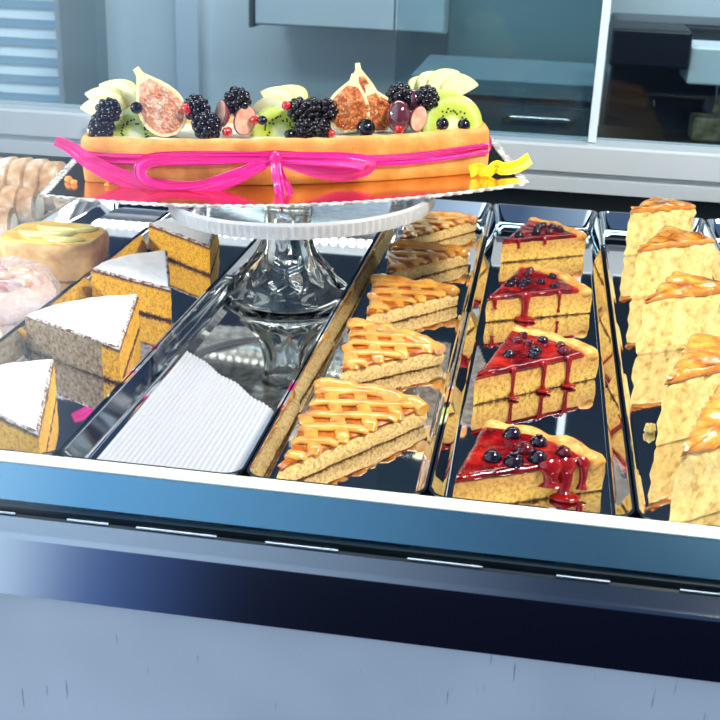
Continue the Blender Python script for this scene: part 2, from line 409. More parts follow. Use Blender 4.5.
# ------------------------------------------------------------------ sugar-dusted cake slices
cake_y = baked('yellow_sponge', .026, (.95, .50, .02), (.24, .09, .02), .10, .93, nscale=420, bump=1.)
sugar = noisy('icing_sugar', [(.30, (.80, .80, .82)), (.5, (.90, .90, .92))], 60, .9, bump=.35, bscale=500, dist=.0008)
scr = noisy('sugar_edge_brown', [(.42, (.16, .07, .03)), (.60, (.75, .70, .66))], 260, .8, bump=.3)
grey_brown = noisy('grey_brown_side', [(.34, (.15, .08, .03)), (.48, (.30, .21, .12)), (.64, (.42, .33, .22))], 300, .85, bump=.6, bscale=420, dist=.0015)
def sugar_slice(T, A, B, label, bulge, sd, grey_side=False):
    t = empty('cake_slice', label, 'cake', (T[0], T[1], FZ), 'sugar-dusted cake slices')
    o2 = lambda p: (p[0] - T[0], p[1] - T[1])
    pts, _ = outline((0, 0), o2(A), o2(B), bulge, 22)
    m = MB(); slab(m, pts, [(.0012, 0), (.0002, .001), (0, .005), (.0004, .010), (0, .016), (.0003, .021), (0, .0248), (.001, .0262)], .0016, 330, .0008, 150, seed=sd)
    if grey_side:                                            # this piece gets the speckled grey-brown material on its left cut
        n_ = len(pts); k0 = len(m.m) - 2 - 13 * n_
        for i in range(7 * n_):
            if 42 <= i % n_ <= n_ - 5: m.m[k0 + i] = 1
    m.build('sponge', [cake_y, grey_brown], t, angle=60)
    m = MB(); slab(m, pts, [(.0012, .0258), (.0004, .0266), (.0008, .0276), (.0022, .0281)], .0011, 420, .0007, 120, 0, 1, seed=sd + 5)
    m.build('sugar_topping', [scr, sugar], t, angle=60)
    return t
sugar_slice((-.2695, .5655), (-.308, .678), (-.3590, .615), 'sugar-dusted cake slice nearest the front, cut off by the left edge', .012, 1)
sugar_slice((-.2725, .706), (-.2995, .822), (-.3640, .754), 'big white-dusted cake slice, second from front, greyish left side showing', .012, 2, True)
sugar_slice((-.279, .840), (-.316, .945), (-.360, .876), 'sugar-dusted cake slice third from the front, partly behind the big white one', .012, 3)
sugar_slice((-.2835, .966), (-.302, 1.062), (-.362, 1.026), 'rounded sugar-dusted cake slice farthest back, just below the glass plate', .016, 4)

# ------------------------------------------------------------------ lattice tart slices
dough = baked('short_pastry', .012, (.82, .56, .22), (.48, .24, .06), .10, .95, nscale=420)
lat_m = noisy('glazed_lattice', [(.28, (.44, .13, .014)), (.5, (.76, .33, .04)), (.72, (.85, .46, .09))], 70, .2, bump=.4, bscale=320, dist=.0012, coat=.9, sss=.15)
jam = noisy('apricot_jam', [(.3, (.17, .032, .004)), (.6, (.55, .14, .010))], 120, .05, bump=.5, bscale=200, dist=.0015)
def lattice_slice(T, A, B, label, bulge, sd):
    t = empty('lattice_tart_slice', label, 'tart', (T[0], T[1], FZ), 'lattice tart slices')
    o2 = lambda p: (p[0] - T[0], p[1] - T[1])
    pts, (ia, ib) = outline((0, 0), o2(A), o2(B), bulge, 20)
    m = MB(); slab(m, pts, [(.0030, 0), (.0018, .0012), (.0010, .005), (.0012, .009), (.0028, .0116)], .0028, 200, .0008, 150, seed=sd)
    m.build('pastry_base', dough, t, angle=60)
    m = MB(); slab(m, pts, [(.0035, .0112), (.0030, .0132), (.0050, .0142)], .0010, 220, .0008, 160, seed=sd + 9)
    m.build('jam_filling', jam, t, angle=70)
    ins = inset(pts, .0022)
    m = MB(); cen = sum(pts, Vector((0, 0))) / len(pts)
    ax = (sum(pts[ia:ib + 1], Vector((0, 0))) / (ib - ia + 1)).normalized()
    rng = random.Random(sd)
    for ang, zz in ((34, .0142), (-64, .0150)):
        d = Vector((ax.x * math.cos(R(ang)) - ax.y * math.sin(R(ang)), ax.x * math.sin(R(ang)) + ax.y * math.cos(R(ang)))); nn = Vector((-d.y, d.x))
        base = 0.
        for k in range(-6, 7):
            p = cen + nn * (k * .0195 + (.004 if ang > 0 else .001)) ; c = clip_line(ins, p, d)
            if not c or c[1] - c[0] < .007: continue
            L_ = []
            n_ = max(6, int((c[1] - c[0]) / .004)); rad = []
            for i in range(n_ + 1):
                q = p + d * (c[0] + (c[1] - c[0]) * i / n_); wob = nz((q.x, q.y, sd + k), 70, .0014)
                q = q + nn * wob
                e = min(i, n_ - i)
                L_.append((q.x, q.y, zz + nz((q.x, q.y, sd), 60, .0010) - (.0022 if e == 0 else 0)))
                rad.append(.0050 * (1 + nz((q.x, q.y, k), 120, .28)) * (.72 if e == 0 else 1))
            m.tube(L_, rad, 10, flat=.40)
    m.build('lattice', lat_m, t, angle=80)
    arc = pts[ia:ib + 1]; inn = []
    for i, p in enumerate(arc):
        q = p - (p - Vector((0, 0))).normalized() * .0058
        inn.append((q.x, q.y, .0135 + nz((q.x, q.y, sd + 4), 90, .0022)))
    rd = [.0066 * (1 + nz((p[0], p[1], sd), 110, .3)) * (.8 if i in (0, len(inn) - 1) else 1) for i, p in enumerate(inn)]
    m = MB(); m.tube(inn, rd, 12, flat=.75); m.build('crust_rim', lat_m, t, angle=80)
    return t
lattice_slice((-.1325, .576), (-.0550, .690), (-.1350, .712), 'lattice tart slice nearest the front, its glossy tip by the case lip', .010, 11)
lattice_slice((-.1235, .735), (-.0540, .800), (-.1345, .842), 'pale golden lattice tart slice, second from the front', .008, 12)
lattice_slice((-.1245, .857), (-.0540, .940), (-.1345, .958), 'third lattice tart slice from the front, with brown jam windows', .008, 13)
lattice_slice((-.1245, .973), (-.0540, 1.066), (-.1345, 1.068), 'fourth lattice tart slice from the front, in the cake stand shade', .008, 14)
lattice_slice((-.1270, 1.086), (-.0550, 1.192), (-.1310, 1.190), 'lattice tart slice farthest back, below the cake board edge', .008, 15)

# ------------------------------------------------------------------ berry tart slices
cheese = baked('yellow_filling', .0205, (.95, .62, .14), (.55, .28, .07), .08, 1.02, nscale=380, bump=.6)
crustm = noisy('golden_crust', [(.32, (.46, .13, .015)), (.52, (.78, .36, .06)), (.72, (.88, .54, .16))], 110, .4, bump=.6, bscale=330, dist=.0016, coat=.2, sss=.1)
jelly = noisy('red_jelly', [(.38, (.085, .001, .003)), (.5, (.20, .003, .004)), (.66, (.50, .018, .006))], 45, .04, bump=.35, bscale=80, dist=.003)
jellyd = P('drip_red', (.26, .004, .005), .05)
bb_m = noisy('dark_berry', [(.35, (.004, .003, .010)), (.65, (.022, .006, .022))], 300, .07, bump=.05)
cb_m = noisy('red_berry', [(.35, (.06, .002, .008)), (.65, (.13, .004, .010))], 300, .06, bump=.05)
def berry_slice(T, A, B, label, bulge, sd, drips, nb):
    t = empty('berry_tart_slice', label, 'tart', (T[0], T[1], FZ), 'berry tart slices')
    o2 = lambda p: (p[0] - T[0], p[1] - T[1])
    pts, (ia, ib) = outline((0, 0), o2(A), o2(B), bulge, 22)
    m = MB(); slab(m, pts, [(.0020, 0), (.0010, .0010), (.0006, .006), (.0002, .012), (.0006, .0175), (.0022, .0200)], .0009, 240, .0006, 140, seed=sd)
    m.build('tart_base', cheese, t, angle=60)
    arc = pts[ia:ib + 1]; inn = []
    for i, p in enumerate(arc):
        q = p - p.normalized() * .0062
        inn.append((q.x, q.y, .0190 + nz((q.x, q.y, sd + 4), 70, .0030)))
    rd = [.0070 * (1 + nz((p[0], p[1], sd), 100, .3)) * (.75 if i in (0, len(inn) - 1) else 1) for i, p in enumerate(inn)]
    m = MB(); m.tube(inn, rd, 12, flat=.65); m.build('crust_rim', crustm, t, angle=80)
    # jelly lies on the filling and stops at the rim
    jp = []
    rimA, rimB = Vector(o2(A)), Vector(o2(B))
    if (rimA).cross(rimB) < 0: rimA, rimB = rimB, rimA
    jpts, _ = outline((0, 0), rimA * .88, rimB * .88, bulge * .9, 20)
    jpts = inset(jpts, .0010)
    m = MB(); slab(m, jpts, [(.0003, .0190), (-.0004, .0206), (.0008, .0222), (.0030, .0230)], .0020, 130, .0008, 110, seed=sd + 7)
    jl = m.build('jelly', jelly, t, angle=80)
    # drips down the cut that faces the customer (T to the lower-right corner)
    E_ = rimA if rimA.y < rimB.y else rimB
    nrm = Vector((E_.y, -E_.x)).normalized()
    if nrm.y > 0: nrm = -nrm
    for (f, zb, rw) in drips:
        p = E_ * f + nrm * .0006
        path = [(p.x - nrm.x * .003, p.y - nrm.y * .003, .0222), (p.x, p.y, .0205)]
        rad = [rw * 1.3, rw * 1.35]
        for k in range(1, 6):
            path.append((p.x + nz((p.x, k, sd), 3, .0006), p.y, .0205 + (zb - .0205) * k / 5)); rad.append(rw * (1 - .08 * k) if k < 5 else rw * 1.3)
        m = MB(); m.tube(path, rad, 10, flat=.6)
        if zb < .004: m.ball((p.x + nrm.x * .002, p.y + nrm.y * .002, .0016), min(rw * 2.0, .0062), 14, 8, sc=(1.5, 1.0, .35))
        m.build('jelly_drip', jellyd, t, angle=80)
    rng = random.Random(sd * 3); placed = []
    tries = 0
    while len(placed) < nb and tries < 4000:
        tries += 1
        a, b = rng.random(), rng.random()
        if a + b > 1: continue
        q = rimA * (a * .80) + rimB * (b * .80) + (rimA + rimB) * .04
        r_ = rng.uniform(.0038, .0050) * (1.18 if nb == 7 else 1)
        if q.length < .022 or abs(q.cross(E_.normalized())) < .006 or any((q - z).length < (r_ + s) * 1.02 for z, s in placed): continue
        dd = min((q - p_).length for p_ in jpts)
        if dd < .0065: continue
        placed.append((q, r_))
        m = MB(); m.ball((0, 0, 0), r_, 16, 10, sc=(1, 1, .85), jit=.06)
        if rng.random() < .8: m.lathe([(r_ * .30, r_ * .80), (r_ * .42, r_ * .93), (r_ * .30, r_ * .86)], 10)
        o = m.build('berry', cb_m if rng.random() < .25 else bb_m, t, angle=80); o.location = (q.x, q.y, .0222 + r_ * .25); o.rotation_euler = (rng.uniform(-.6, .6), rng.uniform(-.6, .6), 0)
    return t
berry_slice((-.0300, .574), (.0565, .622), (-.0170, .662), 'berry tart slice nearest the front, dark jelly and thick golden rim', .010, 21, [(.72, .001, .0050), (.62, .010, .006), (.84, .0045, .0030)], 7)
berry_slice((-.0290, .728), (.0580, .800), (-.0060, .842), 'berry tart slice second from the front, three red drips down its cut', .008, 22, [(.30, .002, .0014), (.54, .0015, .0018), (.74, .0012, .0019)], 9)
berry_slice((-.0310, .902), (.0570, .950), (-.0030, 1.016), 'berry tart slice third from the front, one broad drip pooling below it', .008, 23, [(.08, .012, .002), (.36, .001, .0038), (.68, .004, .0013)], 9)
berry_slice((-.0270, 1.078), (.0560, 1.130), (.0000, 1.185), 'berry tart slice farthest back, heaped with dark berries', .006, 24, [(.2, .014, .0016), (.5, .016, .002)], 8)

# ------------------------------------------------------------------ tall glazed cake slices
cream_c = noisy('pale_crumb', [(.30, (.50, .26, .05)), (.44, (.86, .60, .20)), (.6, (.94, .74, .31))], 110, .5, detail=8, bump=.7, bscale=170, dist=.0022, coat=.15, sss=.3)
glaze = noisy('orange_glaze', [(.28, (.24, .05, .008)), (.45, (.66, .22, .02)), (.62, (.90, .46, .07)), (.8, (.95, .70, .26))], 45, .15, bump=.55, bscale=130, dist=.003, coat=1.)
def tall_slice(T, A, B, label, bulge, sd, h=.046):
    t = empty('tall_cake_slice', label, 'cake', (T[0], T[1], FZ), 'tall glazed cake slices')
    o2 = lambda p: (p[0] - T[0], p[1] - T[1])
    pts, _ = outline((0, 0), o2(A), o2(B), bulge, 22)
    k = h / .046
    m = MB(); slab(m, pts, [(.0016, 0), (.0002, .003), (.0004, .010 * k), (.0000, .018 * k), (.0009, .026 * k), (.0003, .034 * k), (.0010, .040 * k), (.0020, .0435 * k)], .0038, 130, .0010, 80, seed=sd)
    m.build('cake_body', cream_c, t, angle=70)
    m = MB(); slab(m, pts, [(.0026, .0425 * k), (.0010, .0440 * k), (.0014, .0462 * k), (.0040, .0478 * k)], .0026, 130, .0034, 75, seed=sd + 3, dome=.002)
    m.build('glazed_top', glaze, t, angle=80)
    return t
tall_slice((.0900, .583), (.1690, .650), (.1160, .676), 'tall glazed cake slice nearest the front, cut off by the right edge', .008, 31)
tall_slice((.0910, .690), (.1700, .752), (.1185, .792), 'tall cake slice second from the front, its pointed tip by the loose crumb', .008, 32)
tall_slice((.0890, .856), (.1690, .905), (.1180, .938), 'crumbly pale cake slice third from the front, middle of its row', .008, 33)
tall_slice((.0930, .998), (.1680, 1.052), (.1210, 1.084), 'tall cake slice fourth from the front, flat pale cut side', .008, 34)
tall_slice((.0940, 1.138), (.1640, 1.180), (.1190, 1.206), 'tall browned cake slice farthest back, against the black ledge', .008, 35)
m = MB()
for k in range(9): m.ball((random.uniform(-.004, .004), random.uniform(-.003, .003), .0022 + random.uniform(0, .0016)), random.uniform(.0018, .0028), 8, 6, jit=.4)
cr = tag(m.build('cake_crumb', cream_c), 'loose pale cake crumb lying in the tray beside the pointed slice', 'crumb'); cr.location = (.0885, .715, FZ)

# ------------------------------------------------------------------ pastries in the far-left tray
roll_m = noisy('sugared_puff', [(.34, (.28, .12, .04)), (.50, (.52, .32, .17)), (.64, (.72, .64, .58))], 38, .8, bump=.4, bscale=240, dist=.002)
cream_m = P('cream_end', (.88, .80, .66), .5)
def puff_roll(loc, L, r, yaw, label):
    t = empty('puff_roll', label, 'pastry', loc, 'dusted puff pastry rolls')
    m = MB(); rs = []; n = 28
    for i in range(61):
        x = -L / 2 + L * i / 60
        ph = (i % 12) / 12; tp = 1 - .10 * abs(x / (L / 2)) ** 2
        rr = r * tp * (1 + .12 * (ph ** .6) - .06)
        if i in (0, 60): rr *= .75
        rs.append([(x, rr * math.cos(2 * PI * k / n + .2), r + rr * .96 * math.sin(2 * PI * k / n + .2) + nz((x, k, r), 40, .0004)) for k in range(n)])
    m.rings(rs); m.build('puff_shell', roll_m, t, angle=60)
    for s in (-1, 1):
        m = MB(); m.ball((s * (L / 2 - .001), 0, r), r * .62, 14, 8, sc=(.35, 1, 1), jit=.1); m.build('cream_filling', cream_m, t)
    t.rotation_euler = (0, 0, yaw); return t
puff_roll((-.5370, 1.135, FZ), .086, .0290, R(4), 'large sugar-dusted puff roll farthest back at the left edge')
puff_roll((-.5360, 1.068, FZ), .088, .0220, R(6), 'sugar-dusted puff roll in front of the largest one, at the left edge')
puff_roll((-.5370, 1.014, FZ), .084, .0180, R(8), 'smallest dusted puff roll, right behind the glazed apple cake')
# glazed apple cake piece
ac = empty('apple_cake_piece', 'yellow glazed apple cake piece with a round pastry side at the left', 'cake', (-.4235, .950, FZ))
ytop = noisy('yellow_glaze', [(.3, (.78, .36, .03)), (.55, (.95, .62, .10)), (.75, (.96, .78, .28))], 45, .25, bump=.4, bscale=90, dist=.002, coat=.8)
pie_side = noisy('baked_side', [(.3, (.55, .24, .06)), (.6, (.80, .48, .18)), (.8, (.88, .64, .34))], 60, .6, bump=.4, bscale=260, dist=.0015)
pts = []
for k in range(40):
    a = 2 * PI * k / 40; ca, sa = math.cos(a), math.sin(a); q = (abs(ca) ** 3.2 + abs(sa) ** 3.2) ** (-1 / 3.2)
    pts.append(Vector((.0455 * ca * q, .040 * sa * q)))
m = MB(); slab(m, pts, [(.004, 0), (.002, .002), (.001, .012), (0, .026), (.0006, .031), (.003, .0335), (.006, .032)], .0014, 120, .0006, 80, seed=41); m.build('pastry_shell', pie_side, ac, angle=60)
m = MB(); slab(m, inset(pts, .0035), [(.0003, .030), (0, .0335), (.003, .0346)], .0008, 120, .0012, 70, seed=42); m.build('apple_glaze', ytop, ac, angle=70)
for (px, py, rz, s_) in ((.006, .016, .1, 1.35), (-.004, -.002, .25, 1.3), (.016, -.020, -.1, .9)):
    m = MB(); L_ = []; rd = []
    for i in range(15):
        a = PI * (1.08 + .84 * i / 14); L_.append((.021 * s_ * math.cos(a), .017 * s_ * math.sin(a) + .01, 0)); rd.append(.0014 + .0056 * math.sin(PI * i / 14))
    m.tube(L_, rd, 10, flat=.55); o = m.build('apple_slice', P('cooked_apple', (.96, .78, .24), .2, 0., Coat_Weight=.8, Subsurface_Weight=.2) if 'cooked_apple' not in bpy.data.materials else bpy.data.materials['cooked_apple'], ac)
    o.location = (px, py, .0352); o.rotation_euler = (0, 0, rz)
# wrapped pastry
wp = empty('wrapped_pastry', 'fruit pastry in crinkled clear wrap at the left edge', 'pastry', (-.4235, .838, FZ))
wpts = [Vector((.041 * math.cos(2 * PI * k / 36) * (1.0 + .1 * math.cos(4 * PI * k / 36)), .042 * math.sin(2 * PI * k / 36))) for k in range(36)]
pink_p = noisy('pale_pink_pastry', [(.3, (.62, .32, .20)), (.5, (.80, .58, .44)), (.75, (.88, .74, .64))], 40, .6, bump=.4, bscale=160, dist=.002)
m = MB(); slab(m, wpts, [(.004, 0), (.001, .004), (0, .014), (.002, .020), (.006, .0235), (.010, .022)], .0022, 90, .001, 80, seed=51); m.build('pastry_base', pink_p, wp, angle=60)
rg = random.Random(5)
for k in range(7):
    m = MB(); m.ball((0, 0, 0), rg.uniform(.007, .010), 14, 8, sc=(1.25, .9, .6), jit=.15)
    o = m.build('fruit_piece', [noisy('glazed_peach', [(.35, (.75, .28, .05)), (.6, (.90, .52, .14))], 60, .15, bump=.2, coat=1.) if 'glazed_peach' not in bpy.data.materials else bpy.data.materials['glazed_peach'],
        noisy('glazed_cherry', [(.35, (.24, .03, .03)), (.6, (.45, .10, .06))], 60, .15, bump=.2, coat=1.) if 'glazed_cherry' not in bpy.data.materials else bpy.data.materials['glazed_cherry']][1 if k in (2, 5) else 0], wp)
    a = 2 * PI * k / 6; o.location = ((.022 * math.cos(a), .020 * math.sin(a), .0255) if k < 6 else (0, 0, .027)); o.rotation_euler = (0, 0, rg.uniform(0, 3))
def film():
    m, nt, b = new_mat('clear_wrap'); N = nt.nodes; L = nt.links; N.remove(b)
    t = N.new('ShaderNodeBsdfTransparent'); t.inputs[0].default_value = (.96, .95, .98, 1)
    g = N.new('ShaderNodeBsdfPrincipled'); g.inputs['Base Color'].default_value = (.80, .76, .86, 1); g.inputs['Roughness'].default_value = .12
    tc = N.new('ShaderNodeTexCoord'); n = N.new('ShaderNodeTexNoise'); n.inputs['Scale'].default_value = 60; n.inputs['Detail'].default_value = 3; n.inputs['Distortion'].default_value = 1.5; L.new(tc.outputs['Object'], n.inputs[0])
    bp = N.new('ShaderNodeBump'); bp.inputs['Strength'].default_value = .7; bp.inputs['Distance'].default_value = .004; L.new(n.outputs[0], bp.inputs['Height']); L.new(bp.outputs[0], g.inputs['Normal'])
    r = N.new('ShaderNodeValToRGB'); r.color_ramp.elements[0].position = .35; r.color_ramp.elements[0].color = (.10, .10, .10, 1); r.color_ramp.elements[1].position = .7; r.color_ramp.elements[1].color = (.55, .55, .55, 1); L.new(n.outputs[0], r.inputs[0])
    mx = N.new('ShaderNodeMixShader'); L.new(r.outputs[0], mx.inputs[0]); L.new(t.outputs[0], mx.inputs[1]); L.new(g.outputs[0], mx.inputs[2]); L.new(mx.outputs[0], N['Material Output'].inputs[0])
    return m
m = MB(); slab(m, inset(wpts, -.003), [(.001, .0008), (0, .012), (.001, .022), (.006, .031), (.014, .0345)], .004, 70, .003, 70, seed=55); m.build('plastic_wrap', film(), wp, angle=80)
# pastry at the very edge in front of it
pe = empty('small_pastry', 'small browned pastry corner below the wrapped pastry at the left edge', 'pastry', (-.4120, .742, FZ))
m = MB(); slab(m, [p * .72 for p in wpts], [(.003, 0), (.001, .003), (0, .012), (.003, .018)], .002, 110, .002, 80, seed=61); m.build('pastry_base', pink_p, pe, angle=60)
m = MB(); slab(m, [p * .55 for p in wpts], [(.001, .0165), (0, .019), (.003, .021)], .001, 110, .001, 80, seed=62); m.build('glazed_top', bpy.data.materials['glazed_peach'], pe, angle=60)

# ------------------------------------------------------------------ glass cake stand
st = empty('cake_stand', 'pressed glass cake stand on a flared fluted foot', 'cake stand', (-.2050, .9335, FZ))
NL = 12
def flute(r, z, a):
    g = max(0, min(1, (z - .0165 - .004 * abs(math.sin(a * NL / 2))) / .004)) * max(0, min(1, (.072 - z) / .03))
    return r * (1 + .11 * g * abs(math.cos(a * NL / 2)) ** .8), z
outer = [(r_, z_ * 1.14) for r_, z_ in [(.050, 0), (.0545, .0015), (.0553, .004), (.0530, .0068), (.0495, .0090), (.0455, .0120), (.042, .0148), (.040, .0165), (.0382, .0180), (.0362, .0198), (.0345, .0215), (.0318, .0243), (.0290, .0275), (.0245, .0340), (.0215, .0410), (.0198, .0500), (.0192, .0600), (.0196, .0660), (.0230, .0705)]]
inner = [(r_, z_ * 1.14) for r_, z_ in [(.0160, .0705), (.0140, .060), (.0150, .050), (.0170, .041), (.0200, .034), (.0245, .0275), (.0300, .0205), (.0370, .0135), (.0430, .0070), (.0470, .002)]]
oring = []
for r_, z_ in outer:
    ring = []
    for k in range(144):
        a = 2 * PI * k / 144; rr, zz = flute(r_, z_, a); ring.append((rr * math.cos(a), rr * math.sin(a), zz))
    oring.append(ring)
m = MB()
loop = oring + [r for r in [[(r_ * math.cos(2 * PI * k / 144), r_ * math.sin(2 * PI * k / 144), z_) for k in range(144)] for r_, z_ in inner]]
loop.append(oring[0])
m.rings(loop, cap0=False, cap1=False)
m.build('foot', pressed, st, angle=35)
plate = MB()
NR = 240
def plate_ring(r_, z_, amp=0.):
    return [((r_ + amp * (k % 2)) * math.cos(2 * PI * k / NR), (r_ + amp * (k % 2)) * math.sin(2 * PI * k / NR), z_) for k in range(NR)]
pr = [plate_ring(r_, z_, a_) for r_, z_, a_ in ((.020, 0, 0), (.050, .0005, .0), (.085, .0015, 0), (.1050, .0020, .0), (.1052, .0066, 0), (.090, .0064, 0), (.05, .0056, 0), (.02, .0054, 0))]
plate.rings(pr)
po = plate.build('plate', pressed, st, angle=40)
po.location = (.0125, 0, .0812); po.rotation_euler = (0, -math.atan(.05), 0)
rimg = P('frosted_rim_glass', (.86, .88, .90), .22, 0., Transmission_Weight=.55, IOR=1.45)
plate = MB(); pr = [plate_ring(r_, z_, a_) for r_, z_, a_ in ((.1055, .0010, 0), (.1080, -.0016, .0006), (.1096, -.0014, .0009), (.1106, .0010, .0010), (.1112, .0050, .0010), (.1112, .0092, .0010), (.1100, .0108, .0006), (.1082, .0110, .0003), (.1066, .0096, 0), (.1058, .0066, 0), (.1055, .0010, 0))]
plate.rings(pr, cap0=False, cap1=False); plate.build('rim', rimg, po, angle=25)

# ------------------------------------------------------------------ cake board, tart, ribbon, fruit (they lean with the plate)
yaw, tl = R(11.5), math.atan(.05)
U = Vector((math.cos(tl) * math.cos(yaw), math.cos(tl) * math.sin(yaw), math.sin(tl))); V = Vector((-math.sin(yaw), math.cos(yaw), 0)); W = U.cross(V)
F = Matrix((U, V, W)).transposed().to_4x4(); F.translation = Vector((-.225, 1.0, .1000))
def place(o, u, v, w, rot=(0, 0, 0)):
    mw = F @ Matrix.Translation((u, v, w)) @ Euler(rot).to_matrix().to_4x4()
    o.location = mw.translation; o.rotation_euler = mw.to_euler(); return o
def sag(u): return .0050 * ((u / .2) ** 2 - 1)
def bow(u, v, b, hv): return -b * (1 - min(1, (u / .2) ** 2)) * max(0, min(1, .5 - v / (2 * hv)))
# board
foil = noisy('gold_foil', [(.3, (.84, .52, .25)), (.7, (.90, .58, .30))], 20, .15, bump=.08, bscale=60, dist=.002, metal=1.)
card = noisy('card_edge', [(.4, (.30, .30, .28)), (.6, (.85, .84, .80))], 130, .4, bump=0)
hx, hy = .2015, .098; per = []
def edge(p, q, n):
    for i in range(n): per.append((p[0] + (q[0] - p[0]) * i / n, p[1] + (q[1] - p[1]) * i / n))
edge((-hx, -hy), (hx, -hy), 320); edge((hx, -hy), (hx, hy), 150); edge((hx, hy), (-hx, hy), 320); edge((-hx, hy), (-hx, -hy), 150)
def bmap(x, y, z): return (x, y + bow(x, y, .036, hy), z + sag(x))
def scal(x, y, k):
    s_ = .0026 * abs(math.sin(k * PI / 7.0)); return (x * (1 - s_ / hx), y * (1 - s_ / hy))
sc_ = [scal(x, y, k) for k, (x, y) in enumerate(per)]
rs = [[bmap(x * f, y * f, z) for x, y in sc_] for f, z in ((.05, -.0004), (.5, -.0004), (.985, -.0004), (1, 0), (1, .0014), (.985, .0018), (.97, .0018), (.8, .0018), (.5, .0018), (.25, .0018), (.05, .0018))]
m = MB(); m.rings(rs)
n_ = len(per)
for i in range(len(m.m)):
    m.m[i] = 1 if i < 6 * n_ else 0
m.m[-1] = 0; m.m[-2] = 1
bo = tag(m.build('cake_board', [foil, card], angle=40), 'gold foil cake board with a scalloped edge on the glass stand', 'cake board'); place(bo, .0050, 0, 0)
# tart
ta = empty('fruit_tart', 'long rectangular fruit tart on the gold board', 'tart'); place(ta, .0055, .004, .0019)
th, tv = .1735, .050
def crust_mat():
    m, nt, b = new_mat('tart_crust'); N = nt.nodes; L = nt.links
    tc = N.new('ShaderNodeTexCoord'); n = N.new('ShaderNodeTexNoise'); n.inputs['Scale'].default_value = 55; n.inputs['Detail'].default_value = 8; L.new(tc.outputs['Object'], n.inputs[0])
    r = N.new('ShaderNodeValToRGB'); e = r.color_ramp.elements; e[0].position = .28; e[0].color = (.60, .26, .06, 1); e[1].position = .72; e[1].color = (.88, .49, .16, 1); x = e.new(.5); x.color = (.80, .36, .08, 1)
    L.new(n.outputs[0], r.inputs[0]); L.new(r.outputs[0], b.inputs['Base Color']); b.inputs['Roughness'].default_value = .6
    mp = N.new('ShaderNodeMapping'); mp.inputs['Rotation'].default_value = (0, R(45), 0); L.new(tc.outputs['Object'], mp.inputs[0])
    ck = N.new('ShaderNodeTexChecker'); ck.inputs['Scale'].default_value = 520; L.new(mp.outputs[0], ck.inputs[0])
    ad = N.new('ShaderNodeMath'); ad.operation = 'MULTIPLY_ADD'; ad.inputs[1].default_value = .25; L.new(ck.outputs['Fac'], ad.inputs[0]); L.new(n.outputs[0], ad.inputs[2])
    bp = N.new('ShaderNodeBump'); bp.inputs['Strength'].default_value = .8; bp.inputs['Distance'].default_value = .002; L.new(ad.outputs[0], bp.inputs['Height']); L.new(bp.outputs[0], b.inputs['Normal'])
    b.inputs['Subsurface Weight'].default_value = .15; b.inputs['Subsurface Radius'].default_value = (1, .5, .2); b.inputs['Subsurface Scale'].default_value = .003
    return m
crm = crust_mat()
def rrect(ax, ay, r, nl=40, ns=14, nc=5):
    pts = []
    cs = [(ax - r, -ay + r, -90), (ax - r, ay - r, 0), (-ax + r, ay - r, 90), (-ax + r, -ay + r, 180)]
    for i, (cx, cy, a0) in enumerate(cs):
        for k in range(nc): a = R(a0 + 90 * k / nc); pts.append((cx + r * math.cos(a), cy + r * math.sin(a)))
        nx = cs[(i + 1) % 4]; a = R(a0 + 90); p = (cx + r * math.cos(a), cy + r * math.sin(a)); q = (nx[0] + r * math.cos(a), nx[1] + r * math.sin(a))
        nn = ns if i % 2 == 0 else nl
        for k in range(nn): pts.append((p[0] + (q[0] - p[0]) * k / nn, p[1] + (q[1] - p[1]) * k / nn))
    return pts
def tmap(x, y, z, j=.0008):
    k = nz((x, y, z), 90, j)
    rim = nz((x * 1.3, y, 2), 55, .0016) if z > .030 else 0
    return (x + k, y + bow(x, y, .018, tv) + nz((x, y, z + 4), 90, j), z + sag(x) + rim)
def tring(i, z, j=.0008): return [tmap(x, y, z, j) for x, y in rrect(th - i, tv - i, max(.0015, .006 - i))]
m = MB(); m.rings([tring(.0015, 0), tring(.0003, .001), tring(0, .008), tring(0, .018), tring(0, .028), tring(.0003, .0345), tring(.0018, .0378), tring(.0045, .0388), tring(.0075, .0375), tring(.0090, .0340), tring(.0095, .029)])
m.build('crust', crm, ta, angle=60)
cust = noisy('pale_custard', [(.3, (.88, .82, .62)), (.7, (.94, .90, .76))], 60, .35, bump=.3, bscale=80, dist=.002, coat=.4)
m = MB(); m.rings([tring(.0098, .028), tring(.0090, .0335, .0), tring(.016, .0350), tring(.03, .0352), tring(.045, .0352)]); m.build('custard', cust, ta, angle=60)

for k, (u, v, r_, lab) in enumerate([(-.1815, -.050, .0034, 'largest pastry crumb broken off the left end of the fruit tart'), (-.174, -.058, .0026, 'pastry crumb in front of the broken left end of the fruit tart'), (-.146, -.064, .0022, 'small pastry crumb on the gold board under the loose ribbon end')]):
    m = MB()
    for q in range(4): m.ball((random.uniform(-1, 1) * r_ * .7, random.uniform(-1, 1) * r_ * .6, r_ * .8), r_ * random.uniform(.6, .9), 8, 6, jit=.4)
    place(tag(m.build('pastry_crumb', crm), lab, 'crumb'), u, v, .0016 + sag(u))

